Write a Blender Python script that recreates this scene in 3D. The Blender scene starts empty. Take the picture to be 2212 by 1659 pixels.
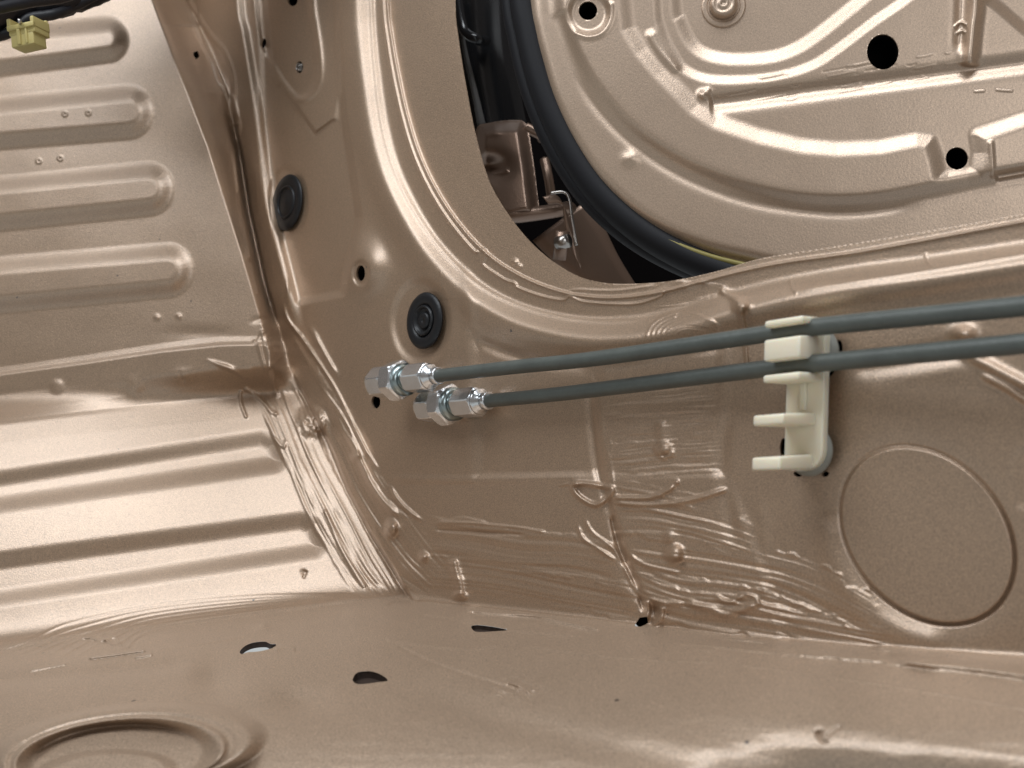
import bpy, math
import numpy as np
from mathutils import Vector

# ------------------------------------------------------------------ camera, world, light
sc = bpy.context.scene
FOC, CX, CY = 2335.0, 1106.0, 829.5          # focal length and centre of the 2212 x 1659 survey grid
CAMZ = 0.5
cam_d = bpy.data.cameras.new('camera'); cam = bpy.data.objects.new('camera', cam_d)
sc.collection.objects.link(cam); sc.camera = cam
cam.location = (0, 0, CAMZ); cam.rotation_euler = (math.radians(90), 0, 0)
cam_d.sensor_width = 36.0; cam_d.lens = 36.0 * FOC / 2212.0
cam_d.clip_start = 0.01; cam_d.clip_end = 50
cam_d.dof.use_dof = True; cam_d.dof.focus_distance = 0.60; cam_d.dof.aperture_fstop = 11.0

world = bpy.data.worlds.new('World'); sc.world = world; world.use_nodes = True
wn = world.node_tree; wn.nodes.clear()
wo = wn.nodes.new('ShaderNodeOutputWorld'); wb = wn.nodes.new('ShaderNodeBackground')
wt = wn.nodes.new('ShaderNodeTexCoord'); wsx = wn.nodes.new('ShaderNodeSeparateXYZ'); wr = wn.nodes.new('ShaderNodeValToRGB')
wmr = wn.nodes.new('ShaderNodeMapRange'); wmr.inputs['From Min'].default_value = -1; wmr.inputs['From Max'].default_value = 1
wn.links.new(wt.outputs['Generated'], wsx.inputs[0]); wn.links.new(wsx.outputs['Z'], wmr.inputs['Value'])
wn.links.new(wmr.outputs[0], wr.inputs[0]); wn.links.new(wr.outputs[0], wb.inputs[0]); wn.links.new(wb.outputs[0], wo.inputs[0])
cr = wr.color_ramp
cr.elements[0].position = 0.0; cr.elements[0].color = (.85, .9, .95, 1)
cr.elements[1].position = 1.0; cr.elements[1].color = (.20, .19, .19, 1)
for p_, c_ in ((.42, (.95, 1.0, 1.0, 1)), (.47, (.24, .20, .165, 1)), (.62, (.29, .25, .22, 1)), (.8, (.22, .20, .19, 1))):
    e_ = cr.elements.new(p_); e_.color = c_
wb.inputs[1].default_value = 0.48

def area(name, loc, target, sx, sy, power, col):
    l = bpy.data.lights.new(name, 'AREA'); l.shape = 'RECTANGLE'; l.size = sx; l.size_y = sy
    l.energy = power; l.color = col
    o = bpy.data.objects.new(name, l); sc.collection.objects.link(o)
    o.location = loc
    o.rotation_euler = (Vector(target) - Vector(loc)).to_track_quat('-Z', 'Y').to_euler()
    return o
area('daylight_window', (-0.80, 0.12, 1.62), (-.12, .65, .45), 0.85, 0.75, 11.3, (.90, .95, 1.0))
area('overhead_daylight', (0.10, -0.05, 2.0), (.05, .6, .45), 0.9, 0.5, 12.5, (.90, .95, 1.0))
area('side_window', (0.55, -0.9, 1.05), (.1, .6, .5), 0.6, 0.5, 3.5, (.92, .96, 1.0))

vs = sc.view_settings; vs.view_transform = 'Standard'; vs.look = 'None'; vs.exposure = 0.12; vs.gamma = 1.0
vs.use_curve_mapping = False
sc.cycles.max_bounces = 6; sc.cycles.use_denoising = True
sc.cycles.caustics_reflective = False; sc.cycles.caustics_refractive = False

# ------------------------------------------------------------------ materials
def mat(name, col, rough=.5, metal=0.0, coat=0.0, bump=0.0, bscale=800., spec=.5, var=0.0, vscale=30., sss=0.0, flake=0.0, specks=False, rvar=0.0):
    m = bpy.data.materials.new(name); m.use_nodes = True
    nt = m.node_tree; b = nt.nodes['Principled BSDF']
    b.inputs['Base Color'].default_value = (*col, 1); b.inputs['Roughness'].default_value = rough
    b.inputs['Metallic'].default_value = metal; b.inputs['Coat Weight'].default_value = coat
    b.inputs['Coat Roughness'].default_value = .43; b.inputs['Coat IOR'].default_value = 1.95
    b.inputs['Specular IOR Level'].default_value = spec
    if sss:
        b.inputs['Subsurface Weight'].default_value = sss
        b.inputs['Subsurface Radius'].default_value = (.004, .003, .002); b.inputs['Subsurface Scale'].default_value = 1.0
    tc = nt.nodes.new('ShaderNodeTexCoord'); co = tc.outputs['Object']
    def N(t, **k):
        n = nt.nodes.new(t)
        for a, v in k.items():
            n.inputs[a].default_value = v
        return n
    colsock = None
    if var or flake:
        n = N('ShaderNodeTexNoise', Scale=vscale, Detail=5.0, Roughness=.6); nt.links.new(co, n.inputs['Vector'])
        mx = nt.nodes.new('ShaderNodeMix'); mx.data_type = 'RGBA'
        mx.inputs[6].default_value = (*[c * (1 - var) for c in col], 1); mx.inputs[7].default_value = (*[min(1, c * (1 + var)) for c in col], 1)
        nt.links.new(n.outputs['Fac'], mx.inputs[0]); colsock = mx.outputs[2]
    if flake:
        v = N('ShaderNodeTexNoise', Scale=1700.0, Detail=2.0, Roughness=.8); nt.links.new(co, v.inputs['Vector'])
        mr = N('ShaderNodeMapRange'); mr.inputs['From Min'].default_value = .3; mr.inputs['From Max'].default_value = .7
        mr.inputs['To Min'].default_value = 1 - flake; mr.inputs['To Max'].default_value = 1 + flake
        nt.links.new(v.outputs['Fac'], mr.inputs['Value'])
        vm = nt.nodes.new('ShaderNodeVectorMath'); vm.operation = 'SCALE'
        nt.links.new(colsock, vm.inputs[0]); nt.links.new(mr.outputs[0], vm.inputs['Scale']); colsock = vm.outputs[0]
    if specks:
        vo = N('ShaderNodeTexVoronoi', Scale=75.0); nt.links.new(co, vo.inputs['Vector'])
        vn = N('ShaderNodeTexNoise', Scale=600.0); nt.links.new(co, vn.inputs['Vector'])
        ad = nt.nodes.new('ShaderNodeMath'); ad.operation = 'MULTIPLY_ADD'; nt.links.new(vn.outputs['Fac'], ad.inputs[0]); ad.inputs[1].default_value = .12
        nt.links.new(vo.outputs['Distance'], ad.inputs[2])
        sx_ = nt.nodes.new('ShaderNodeSeparateColor'); nt.links.new(vo.outputs['Color'], sx_.inputs[0])
        th = N('ShaderNodeMapRange'); nt.links.new(sx_.outputs[0], th.inputs['Value'])
        th.inputs['From Min'].default_value = .66; th.inputs['From Max'].default_value = 1.0; th.inputs['To Min'].default_value = .0; th.inputs['To Max'].default_value = .15
        lt = nt.nodes.new('ShaderNodeMath'); lt.operation = 'LESS_THAN'; nt.links.new(ad.outputs[0], lt.inputs[0]); nt.links.new(th.outputs[0], lt.inputs[1])
        m2 = nt.nodes.new('ShaderNodeMix'); m2.data_type = 'RGBA'; nt.links.new(lt.outputs[0], m2.inputs[0])
        nt.links.new(colsock, m2.inputs[6]); m2.inputs[7].default_value = (.06, .045, .035, 1); colsock = m2.outputs[2]
    if colsock is not None:
        nt.links.new(colsock, b.inputs['Base Color'])
    if rvar:
        n = N('ShaderNodeTexNoise', Scale=25.0, Detail=4.0); nt.links.new(co, n.inputs['Vector'])
        mr = N('ShaderNodeMapRange'); mr.inputs['To Min'].default_value = rough - rvar; mr.inputs['To Max'].default_value = rough + rvar
        nt.links.new(n.outputs['Fac'], mr.inputs['Value']); nt.links.new(mr.outputs[0], b.inputs['Roughness'])
    if bump:
        n = N('ShaderNodeTexNoise', Scale=bscale, Detail=2.0); nt.links.new(co, n.inputs['Vector'])
        bp = N('ShaderNodeBump', Strength=bump, Distance=.0004); nt.links.new(n.outputs['Fac'], bp.inputs['Height'])
        nt.links.new(bp.outputs[0], b.inputs['Normal'])
    return m

PAINT = mat('champagne_metallic_paint', (.42, .282, .176), .42, .60, 1.0, bump=.6, bscale=1200, var=.08, vscale=14, flake=.40, specks=True, rvar=.05)
DOORPAINT = mat('champagne_door_paint', (.44, .305, .20), .39, .62, 1.0, bump=.32, bscale=800, var=.06, vscale=14, flake=.26, rvar=.03)
SILLPAINT = mat('champagne_sill_paint', (.46, .335, .235), .50, .50, .5, bump=.9, bscale=900, var=.08, vscale=14, flake=.48, specks=True, rvar=.05)
DARKPAINT = mat('dark_champagne_bracket_paint', (.30, .20, .145), .38, .7, .2, bump=.2, bscale=900, var=.08)  # darker, browner paint for the bracket and hinge
RUBBER = mat('black_rubber', (.010, .0105, .012), .42, 0, 0, bump=.12, bscale=500, spec=.4, var=.15)
SEALRUB = mat('door_seal_rubber', (.008, .008, .010), .6, 0, 0, bump=.1, bscale=400, spec=.3)
CAV = mat('black_cavity_shade', (.004, .003, .003), .9, spec=.05)  # near-black standing in for shade inside holes and the door gap
TUBE = mat('green_grey_tube_coating', (.085, .096, .086), .46, 0, .1, bump=.4, bscale=600, spec=.5, var=.30, vscale=90, rvar=.1)
ZINC = mat('zinc_plated_steel', (.76, .78, .80), .26, .95, 0, bump=.12, bscale=500, var=.12, vscale=120, rvar=.06)
ZDARK = mat('dark_zinc_ring', (.34, .40, .40), .3, 1.0, 0, var=.1)
CREAM = mat('cream_nylon', (.88, .80, .64), .40, 0, 0, bump=.12, bscale=300, var=.06, vscale=60, sss=.6)
GREYNYL = mat('grey_nylon_washer', (.30, .30, .265), .5, 0, 0, var=.05)
YELLOW = mat('yellow_connector_plastic', (.52, .43, .17), .45, var=.08, sss=.1)
TRIM = mat('black_gloss_trim', (.012, .012, .013), .18, var=.2)
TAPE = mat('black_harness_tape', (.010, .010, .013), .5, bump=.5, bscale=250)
STEEL = mat('bare_steel', (.45, .42, .39), .3, 1.0, var=.1)
RUST = mat('dark_rusty_edge', (.035, .020, .013), .7, var=.4, vscale=300)
GREYSTRIP = mat('grey_trim_strip', (.10, .095, .09), .4)

# ------------------------------------------------------------------ maths helpers
def rayv(x, y):
    return np.stack([(np.asarray(x, float) - CX) / FOC, (CY - np.asarray(y, float)) / FOC, np.ones_like(np.asarray(x, float))], -1)
def toworld(P):                       # survey (right, up, away) -> world
    P = np.asarray(P, float); return np.stack([P[..., 0], P[..., 2], P[..., 1] + CAMZ], -1)
def unit(v): v = np.asarray(v, float); return v / np.linalg.norm(v)
def plane3(p, q, r):
    n = unit(np.cross(q - p, r - p))
    if n @ p > 0: n = -n
    return n, float(n @ p)
nB = unit([-.74, .05, -.67]); cB = -.40
def onplane(x, y, n, c): r = rayv(x, y); return r * (c / (n @ r))
def onB(x, y, h=0.): return onplane(x, y, nB, cB + h * .001)
nC, cC = plane3(onB(850, 1290), onB(2212, 1440), rayv(0, 1400) * .65)
nL, cL = plane3(onB(610, 790), onB(850, 1290), rayv(0, 1400) * .65)
dL = cL / (nL @ rayv(0, 800))
def Bd(x, y): return float(cB / (nB @ rayv(x, y)))
nU, cU = plane3(rayv(333, 33) * (Bd(430, 33) - .095), rayv(517, 550) * (Bd(565, 560) - .055), rayv(0, 800) * (dL - .004))
nD = unit([-.20, .05, -.98]); cD = -.612
def onD(x, y, h=0.): return onplane(x, y, nD, cD + h * .001)

def spline(pts, closed=False, n=10):
    P = np.asarray(pts, float)
    if closed: P = np.vstack([P[-1], P, P[0], P[1]])
    else: P = np.vstack([2 * P[0] - P[1], P, 2 * P[-1] - P[-2]])
    out = []
    for i in range(1, len(P) - 2):
        p0, p1, p2, p3 = P[i - 1:i + 3]
        for t in np.linspace(0, 1, n, endpoint=False):
            out.append(.5 * ((2 * p1) + (-p0 + p2) * t + (2 * p0 - 5 * p1 + 4 * p2 - p3) * t * t + (-p0 + 3 * p1 - 3 * p2 + p3) * t ** 3))
    if not closed: out.append(P[-2])
    return np.array(out)
def sstep(a, b, x): t = np.clip((x - a) / (b - a), 0, 1); return t * t * (3 - 2 * t)

_rs = np.random.RandomState(7); _tab = _rs.rand(512, 512)
def vnoise(x, y, seed=0):
    x = x + seed * 37.7; y = y + seed * 91.3
    xi = np.floor(x).astype(int); yi = np.floor(y).astype(int); fx = x - xi; fy = y - yi
    fx = fx * fx * (3 - 2 * fx); fy = fy * fy * (3 - 2 * fy)
    a = _tab[xi % 512, yi % 512]; b = _tab[(xi + 1) % 512, yi % 512]; c = _tab[xi % 512, (yi + 1) % 512]; d = _tab[(xi + 1) % 512, (yi + 1) % 512]
    return (a * (1 - fx) + b * fx) * (1 - fy) + (c * (1 - fx) + d * fx) * fy - .5
def fbm(x, y, seed=0, o=3):
    s = 0; a = 1
    for k in range(o): s = s + a * vnoise(x * 2 ** k, y * 2 ** k, seed + k); a *= .5
    return s

class Field:
    """a sheet sampled on a grid; heights in millimetres along the sheet normal"""
    def __init__(s, xs, ys):
        s.xs, s.ys = xs, ys
        s.X, s.Y = np.meshgrid(xs, ys); s.h = np.zeros_like(s.X)
    def win(s, pts, pad):
        p = np.asarray(pts); x0, y0 = p.min(0) - pad; x1, y1 = p.max(0) + pad
        i0, i1 = np.searchsorted(s.xs, [x0, x1]); j0, j1 = np.searchsorted(s.ys, [y0, y1])
        return (slice(j0, j1), slice(i0, i1))
    def dist(s, pts, pad, closed=False):
        P = np.asarray(pts, float); w = s.win(P, pad); X = s.X[w]; Y = s.Y[w]
        if closed: P = np.vstack([P, P[:1]])
        best = np.full(X.shape, 1e9); side = np.zeros(X.shape); arc = np.zeros(X.shape); tot = 0.
        ins = np.zeros(X.shape, bool)
        for (ax, ay), (bx, by) in zip(P[:-1], P[1:]):
            dx, dy = bx - ax, by - ay; L2 = dx * dx + dy * dy
            if L2 == 0: continue
            L = math.sqrt(L2)
            t = np.clip(((X - ax) * dx + (Y - ay) * dy) / L2, 0, 1)
            ex = X - ax - t * dx; ey = Y - ay - t * dy; d = ex * ex + ey * ey
            m = d < best
            best = np.where(m, d, best); arc = np.where(m, tot + t * L, arc)
            side = np.where(m, dx * (Y - ay) - dy * (X - ax), side)
            if closed and dy != 0: ins ^= ((ay > Y) != (by > Y)) & (X < dx * (Y - ay) / dy + ax)
            tot += L
        d = np.sqrt(best)
        if closed: return w, np.where(ins, d, -d), arc, tot
        return w, np.where(side > 0, d, -d), arc, tot           # + = right-hand side of travel (screen, y down)
    def plateau(s, pts, h, w, smooth=True, closed=True, mask=None, n=8):
        P = spline(pts, True, n) if smooth else np.asarray(pts, float)
        wd, d, _, _ = s.dist(P, w + 6, True)
        v = h * sstep(-w / 2, w / 2, d)
        if mask is not None: v = v * mask(s.X[wd], s.Y[wd])
        s.h[wd] += v; return s
    def ridge(s, pts, h, w, fade=30., smooth=True, power=2, w2=None):
        P = spline(pts) if smooth else np.asarray(pts, float)
        wd, d, a, tot = s.dist(P, w * 3.2 + 4)
        ww = w if w2 is None else w + (w2 - w) * a / tot
        v = h * np.exp(-np.abs(d / ww) ** power)
        if fade: v = v * sstep(0, fade, a) * sstep(0, fade, tot - a)
        s.h[wd] += v; return s
    def bump(s, x, y, rx, ry, h, ang=0., k=2.):
        wd = s.win([(x - rx * 2.6, y - ry * 2.6), (x + rx * 2.6, y + ry * 2.6)], 2)
        c, q = math.cos(ang), math.sin(ang); X = s.X[wd] - x; Y = s.Y[wd] - y
        r = np.sqrt(((X * c + Y * q) / rx) ** 2 + ((-X * q + Y * c) / ry) ** 2)
        s.h[wd] += h * np.exp(-r ** k); return s
    def disc(s, x, y, rx, ry, h, w, ang=0.):
        R = max(rx, ry) + w + 4; wd = s.win([(x - R, y - R), (x + R, y + R)], 2)
        c, q = math.cos(ang), math.sin(ang); X = s.X[wd] - x; Y = s.Y[wd] - y
        r = np.sqrt(((X * c + Y * q) / rx) ** 2 + ((-X * q + Y * c) / ry) ** 2)
        d = (1 - r) * (rx + ry) / 2
        s.h[wd] += h * sstep(-w / 2, w / 2, d); return s
    def strokes(s, pts, half, amp, wl=7., edge=.8, seed=0, length=180., smooth=True, wob=4., fadeS=55., rag=8., edgew=9.):
        """brushed seam sealer laid along a line: raised coat with long streaks"""
        P = spline(pts) if smooth else np.asarray(pts, float)
        hw = max(half) if isinstance(half, tuple) else half
        wd, d, a, tot = s.dist(P, hw * 1.3 + rag + 6)
        hh = (half[0] + (half[1] - half[0]) * a / tot) if isinstance(half, tuple) else half
        dd = d + wob * fbm(a / (length * .8), d / 90., seed + 3, 2) * 2
        st = 1.15 * fbm(dd / wl, a / (length * 1.8), seed, 2) + .8 * fbm(dd / (wl * 3.4), a / (length * 1.2), seed + 4, 2)
        st = st + .25 * np.abs(fbm(dd / (wl * 2.3), a / (length * 1.6), seed + 9, 2)) * 2
        edge_d = hh + rag * 2 * fbm(d * 0 + np.sign(d) * 50, a / 34., seed + 5, 3) - np.abs(d)
        m = sstep(0, edgew, edge_d) * sstep(0, fadeS, a + 16 * fbm(d / 9., d * 0, seed + 6, 2)) * sstep(0, fadeS, tot - a + 16 * fbm(d / 9., d * 0, seed + 7, 2))
        s.h[wd] += m * (edge + amp * st); return s

def ellipse_sdf(x, y, cx, cy, rx, ry, ang=0.):
    c, q = math.cos(ang), math.sin(ang); X = x - cx; Y = y - cy
    r = np.sqrt(((X * c + Y * q) / rx) ** 2 + ((-X * q + Y * c) / ry) ** 2)
    return (1 - r) * min(rx, ry) * (1 + 0 * r)
def poly_sdf_grid(F, pts, pad=12):
    wd, d, _, _ = F.dist(np.asarray(pts, float), pad, True)
    out = np.full(F.X.shape, -50.); out[wd] = d; return out

def axis(lo, a, b, hi, step, coarse):
    return np.concatenate([np.arange(lo, a, coarse), np.arange(a, b, step), np.arange(b, hi + 1, coarse)])

def snap_cut(F, sdfs, step):
    """moves grid points near each cut outline onto it; returns points inside the cut"""
    X = F.X.copy(); Y = F.Y.copy(); inside = np.zeros(X.shape, bool)
    for sd in sdfs:
        gy, gx = np.gradient(sd, F.ys, F.xs); g2 = np.maximum(gx * gx + gy * gy, 1e-3)
        near = np.abs(sd) / np.sqrt(g2) < step * .72
        X = np.where(near, X - sd * gx / g2, X); Y = np.where(near, Y - sd * gy / g2, Y)
        inside |= (sd > 0) & ~near
    return X, Y, inside

def mesh_from_grid(name, P, keep, parent, material):
    """P (H,W,3) world points; keep (H-1,W-1) faces"""
    H, W = P.shape[:2]; idx = np.arange(H * W).reshape(H, W)
    jj, ii = np.nonzero(keep)
    quads = np.stack([idx[jj, ii], idx[jj + 1, ii], idx[jj + 1, ii + 1], idx[jj, ii + 1]], 1)
    used, inv = np.unique(quads.ravel(), return_inverse=True)
    V = P.reshape(-1, 3)[used]; quads = inv.reshape(-1, 4).astype(np.int32)
    me = bpy.data.meshes.new(name)
    me.vertices.add(len(V)); me.vertices.foreach_set('co', V.astype(np.float32).ravel())
    me.loops.add(quads.size); me.loops.foreach_set('vertex_index', quads.ravel())
    me.polygons.add(len(quads)); me.polygons.foreach_set('loop_start', np.arange(0, quads.size, 4, dtype=np.int32))
    me.polygons.foreach_set('loop_total', np.full(len(quads), 4, np.int32))
    me.polygons.foreach_set('use_smooth', np.ones(len(quads), bool))
    me.update(calc_edges=True); me.materials.append(material)
    o = bpy.data.objects.new(name, me); sc.collection.objects.link(o)
    if parent: adopt(o, parent)
    return o

def adopt(o, parent):
    bpy.context.view_layer.update()
    o.parent = parent; o.matrix_parent_inverse = parent.matrix_world.inverted()
def thing(name, label, cat, P=(0, 0, 0), group=None):
    o = bpy.data.objects.new(name, None); sc.collection.objects.link(o); o.empty_display_size = .01
    o.location = Vector(toworld(P)); o['label'] = label; o['category'] = cat
    if group: o['group'] = group
    bpy.context.view_layer.update()
    return o
def pymesh(name, verts, faces, material, parent=None, smooth=True, bevel=0., sub=0, autosm=None):
    me = bpy.data.meshes.new(name); me.from_pydata([tuple(v) for v in toworld(np.asarray(verts, float))], [], faces)
    me.update(); me.materials.append(material)
    import bmesh
    bm = bmesh.new(); bm.from_mesh(me); bmesh.ops.recalc_face_normals(bm, faces=bm.faces); bm.to_mesh(me); bm.free()
    for p in me.polygons: p.use_smooth = smooth
    o = bpy.data.objects.new(name, me); sc.collection.objects.link(o)
    if bevel:
        m = o.modifiers.new('bevel', 'BEVEL'); m.width = bevel; m.segments = 3; m.limit_method = 'ANGLE'; m.angle_limit = math.radians(35)
        m.harden_normals = False
    if sub:
        m = o.modifiers.new('sub', 'SUBSURF'); m.levels = sub; m.render_levels = sub
    if parent: adopt(o, parent)
    return o
def frame(axis_):
    a = unit(axis_); u = np.array([0, 1., 0]); u = unit(u - a * (u @ a)); return a, u, np.cross(a, u)
def lathe(name, org, ax, prof, material, parent, seg=48, sides=None, rot=0., bevel=0., smooth=True):
    """prof: (distance along axis mm, radius mm); sides -> a prism of that many flats"""
    a, u, v = frame(ax); n = sides or seg; V = []; Fc = []
    for s_, r_ in prof:
        for k in range(n):
            t = 2 * math.pi * (k + rot) / n
            V.append(np.asarray(org) + a * s_ * .001 + (u * math.cos(t) + v * math.sin(t)) * r_ * .001)
    for i in range(len(prof) - 1):
        for k in range(n):
            Fc.append((i * n + k, i * n + (k + 1) % n, (i + 1) * n + (k + 1) % n, (i + 1) * n + k))
    Fc.append(tuple(range(n))); Fc.append(tuple((len(prof) - 1) * n + k for k in range(n)))
    return pymesh(name, V, Fc, material, parent, smooth=smooth and not sides, bevel=bevel)
def hexnut(name, org, ax, s0, s1, across, material, parent, rot=.5, ch=1.2, seg=72):
    """hexagonal prism along ax with its corners turned off to a cone at both ends"""
    a, u, v = frame(ax); R = across / 2 / math.cos(math.pi / 6); V = []; Fc = []
    ss = [s0, s0 + ch * .45, s0 + ch, (s0 + s1) / 2, s1 - ch, s1 - ch * .45, s1]; lim = [.80, .93, 1.2, 1.2, 1.2, .93, .80]
    lim = [across / 2 * l_ / .86 if l_ < 1 else 9e9 for l_ in lim]
    for s_, L in zip(ss, lim):
        for k in range(seg):
            t = 2 * math.pi * k / seg
            tt = (t - rot * math.pi / 3) % (math.pi / 3) - math.pi / 6
            r = min(across / 2 / math.cos(tt), L)
            V.append(np.asarray(org) + a * s_ * .001 + (u * math.cos(t) + v * math.sin(t)) * r * .001)
    n = seg
    for i in range(len(ss) - 1):
        for k in range(n): Fc.append((i * n + k, i * n + (k + 1) % n, (i + 1) * n + (k + 1) % n, (i + 1) * n + k))
    Fc.append(tuple(range(n))); Fc.append(tuple((len(ss) - 1) * n + k for k in range(n)))
    o = pymesh(name, V, Fc, material, parent, smooth=False)
    return o
def sweep(name, pts, rad, material, parent=None, seg=20, flat=1.0, n=10, rads=None, rough=0.):
    P = []; pts = np.asarray(pts, float); P = spline(pts, False, n) if len(pts) > 2 else pts
    V = []; Fc = []; up = np.array([0.03, 1., 0.02])
    for i, p in enumerate(P):
        t = unit(P[min(i + 1, len(P) - 1)] - P[max(i - 1, 0)])
        u = unit(up - t * (up @ t)); v = np.cross(t, u)
        r = rad if rads is None else np.interp(i / (len(P) - 1), np.linspace(0, 1, len(rads)), rads)
        for k in range(seg):
            a = 2 * math.pi * k / seg
            rr = r * (1 + rough * (_tab[i % 512, k] - .5))
            V.append(p + (u * math.cos(a) + v * math.sin(a) * flat) * rr * .001)
    for i in range(len(P) - 1):
        for k in range(seg): Fc.append((i * seg + k, i * seg + (k + 1) % seg, (i + 1) * seg + (k + 1) % seg, (i + 1) * seg + k))
    Fc.append(tuple(range(seg))); Fc.append(tuple((len(P) - 1) * seg + k for k in range(seg)))
    return pymesh(name, V, Fc, material, parent)
def box(name, org, axes, lo, hi, material, parent, bevel=.6, taper=None):
    """box in a local frame (mm)"""
    o = np.asarray(org); V = []
    for z in (lo[2], hi[2]):
        for y in (lo[1], hi[1]):
            for x in (lo[0], hi[0]):
                xx, yy = x, y
                if taper and z == hi[2]: xx, yy = x * taper, y * taper
                V.append(o + .001 * (axes[0] * xx + axes[1] * yy + axes[2] * z))
    Fc = [(0, 1, 3, 2), (4, 5, 7, 6), (0, 1, 5, 4), (2, 3, 7, 6), (0, 2, 6, 4), (1, 3, 7, 5)]
    return pymesh(name, V, Fc, material, parent, bevel=bevel * .001, smooth=True if bevel else False)
def prism(name, org, axes, outline, z0, z1, material, parent, bevel=.4):
    """extrude an outline (mm, in axes[0],axes[1]) from z0 to z1 along axes[2]"""
    o = np.asarray(org); n = len(outline)
    V = [o + .001 * (axes[0] * x + axes[1] * y + axes[2] * z) for z in (z0, z1) for x, y in outline]
    Fc = [tuple(range(n)), tuple(range(n, 2 * n))] + [(k, (k + 1) % n, n + (k + 1) % n, n + k) for k in range(n)]
    return pymesh(name, V, Fc, material, parent, bevel=bevel * .001, smooth=bool(bevel))
def cup(x, y, rx, ry, n, c, depth, parent, ang=0., material=None, name='hole_shade_cup'):
    """a closed black cup standing in for the shade behind a hole"""
    V = []; Fc = []; k_ = 28; cq, sq = math.cos(ang), math.sin(ang)
    for j, (dz, s_) in enumerate(((-1.2, 1.06), (-depth, 1.06))):
        for k in range(k_):
            t = 2 * math.pi * k / k_; ex, ey = rx * s_ * math.cos(t), ry * s_ * math.sin(t)
            V.append(onplane(x + ex * cq - ey * sq, y + ex * sq + ey * cq, n, c) + n * dz * .001)
    for k in range(k_): Fc.append((k, (k + 1) % k_, k_ + (k + 1) % k_, k_ + k))
    Fc.append(tuple(range(k_, 2 * k_)))
    return pymesh(name, V, Fc, material or CAV, parent, smooth=False)

# ================================================================== CAR BODY SHEETS
body = thing('car', 'stripped champagne metallic car shell with ribbed panels, brushed seam sealer and an open door aperture', 'car', onB(1100, 1000))
STEP = 2.0
F0 = Field(axis(-240, -10, 2222, 2960, STEP, 8), axis(-200, -10, 1669, 2060, STEP, 8))
X, Y, = F0.X, F0.Y

# ---- curves shared by several features
OPEN = [(988, -230), (984, 0), (992, 90), (1010, 200), (1028, 290), (1055, 385), (1090, 450), (1135, 510), (1185, 557), (1240, 592), (1285, 607), (1340, 613),
        (1440, 608), (1540, 588), (1650, 557), (1800, 533), (2000, 500), (2212, 462), (2480, 410), (3000, 310)]
LIP = [(834, -230), (838, 0), (846, 80), (862, 170), (880, 250), (905, 330), (940, 405), (985, 475), (1045, 542), (1110, 588), (1180, 620), (1250, 638), (1330, 643),
       (1420, 632), (1500, 612), (1600, 586), (1700, 566), (1850, 545), (2000, 518), (2212, 478), (2480, 430), (3000, 330)]
BEAD = [(765, -230), (766, 0), (770, 80), (782, 180), (798, 280), (822, 370), (860, 455), (908, 535), (965, 600), (1030, 655), (1110, 697), (1200, 722), (1290, 732),
        (1390, 726), (1480, 706), (1560, 680), (1640, 660), (1720, 642), (1850, 620), (2000, 600), (2212, 568), (2480, 528), (3000, 450)]
opening_poly = list(spline(OPEN)) + [(3000, -400), (988, -400)]
open_sdf = poly_sdf_grid(F0, opening_poly, 30)

# ---- side panel heights (B)
B = Field(F0.xs, F0.ys); B.h[:] = 0
# gentle waviness of hand finished sheet
B.h += .5 * fbm(X / 260, Y / 260, 1, 3) - 12.0 * (np.clip(X - 1500, 0, 900) / 700) ** 2
# rolled bead round the opening: outer slope, crest, inner step down to the flange
wd, d, a, tot = B.dist(spline(BEAD), 330)
_tx = np.arange(-330, 331, 2.); _ty = np.interp(_tx, [-330, -60, -40, -22, -6, 4, 44, 330], [0, 0, .8, 2.6, 3.6, 3.2, -4.6, -4.6])
_k = np.exp(-(np.arange(-14, 15, 2.) / 7) ** 2); _ty = np.convolve(np.pad(_ty, 7, 'edge'), _k / _k.sum(), 'valid')
pr = np.interp(-d, _tx, _ty)   # -d: towards the opening
amp = np.interp(a, [0, 900, 1400, 2200, 3000], [1.0, 1.1, 1.25, 1.1, .9])
B.h[wd] += pr * amp
B.ridge([(800, -200), (802, 0), (812, 160), (830, 290), (862, 390), (905, 470), (960, 545), (1030, 612), (1110, 655), (1200, 682), (1300, 694), (1400, 690)], .5, 5, fade=60)
# flange edges: a double lapped line, one with a gap
wd, d, a, tot = B.dist(spline(LIP), 240)
s_ = -d                                                                    # positive towards the opening
B.h[wd] += -1.0 * sstep(-2, 3, s_) - .014 * np.clip(s_, 0, 60) - .010 * np.clip(s_ - 60, 0, 180)
B.ridge(LIP, 1.6, 3.0, fade=0)
LIP2 = [(822, -230), (827, 0), (835, 80), (850, 170), (868, 250), (892, 330), (927, 408), (972, 480), (1022, 540), (1033, 541)]
B.ridge(LIP2, 1.3, 3.0, fade=4)
B.ridge([(1042, 569), (1050, 578), (1090, 604), (1112, 612), (1120, 622), (1170, 640), (1215, 648), (1230, 640), (1262, 652), (1330, 657), (1380, 655), (1425, 640), (1435, 628)], 1.2, 2.6, fade=4)
B.ridge([(1042, 569), (1050, 545), (1044, 538)], .9, 2.5, fade=0); B.bump(1112, 566, 6, 6, 1.6); B.bump(1122, 575, 5, 4, 1.2)
B.ridge([(1220, 632), (1248, 626), (1330, 628), (1420, 616)], .7, 2.4)
wd, d, a, tot = B.dist(spline(OPEN), 26)
B.h[wd] += 0             # rolled edge of the opening
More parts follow.
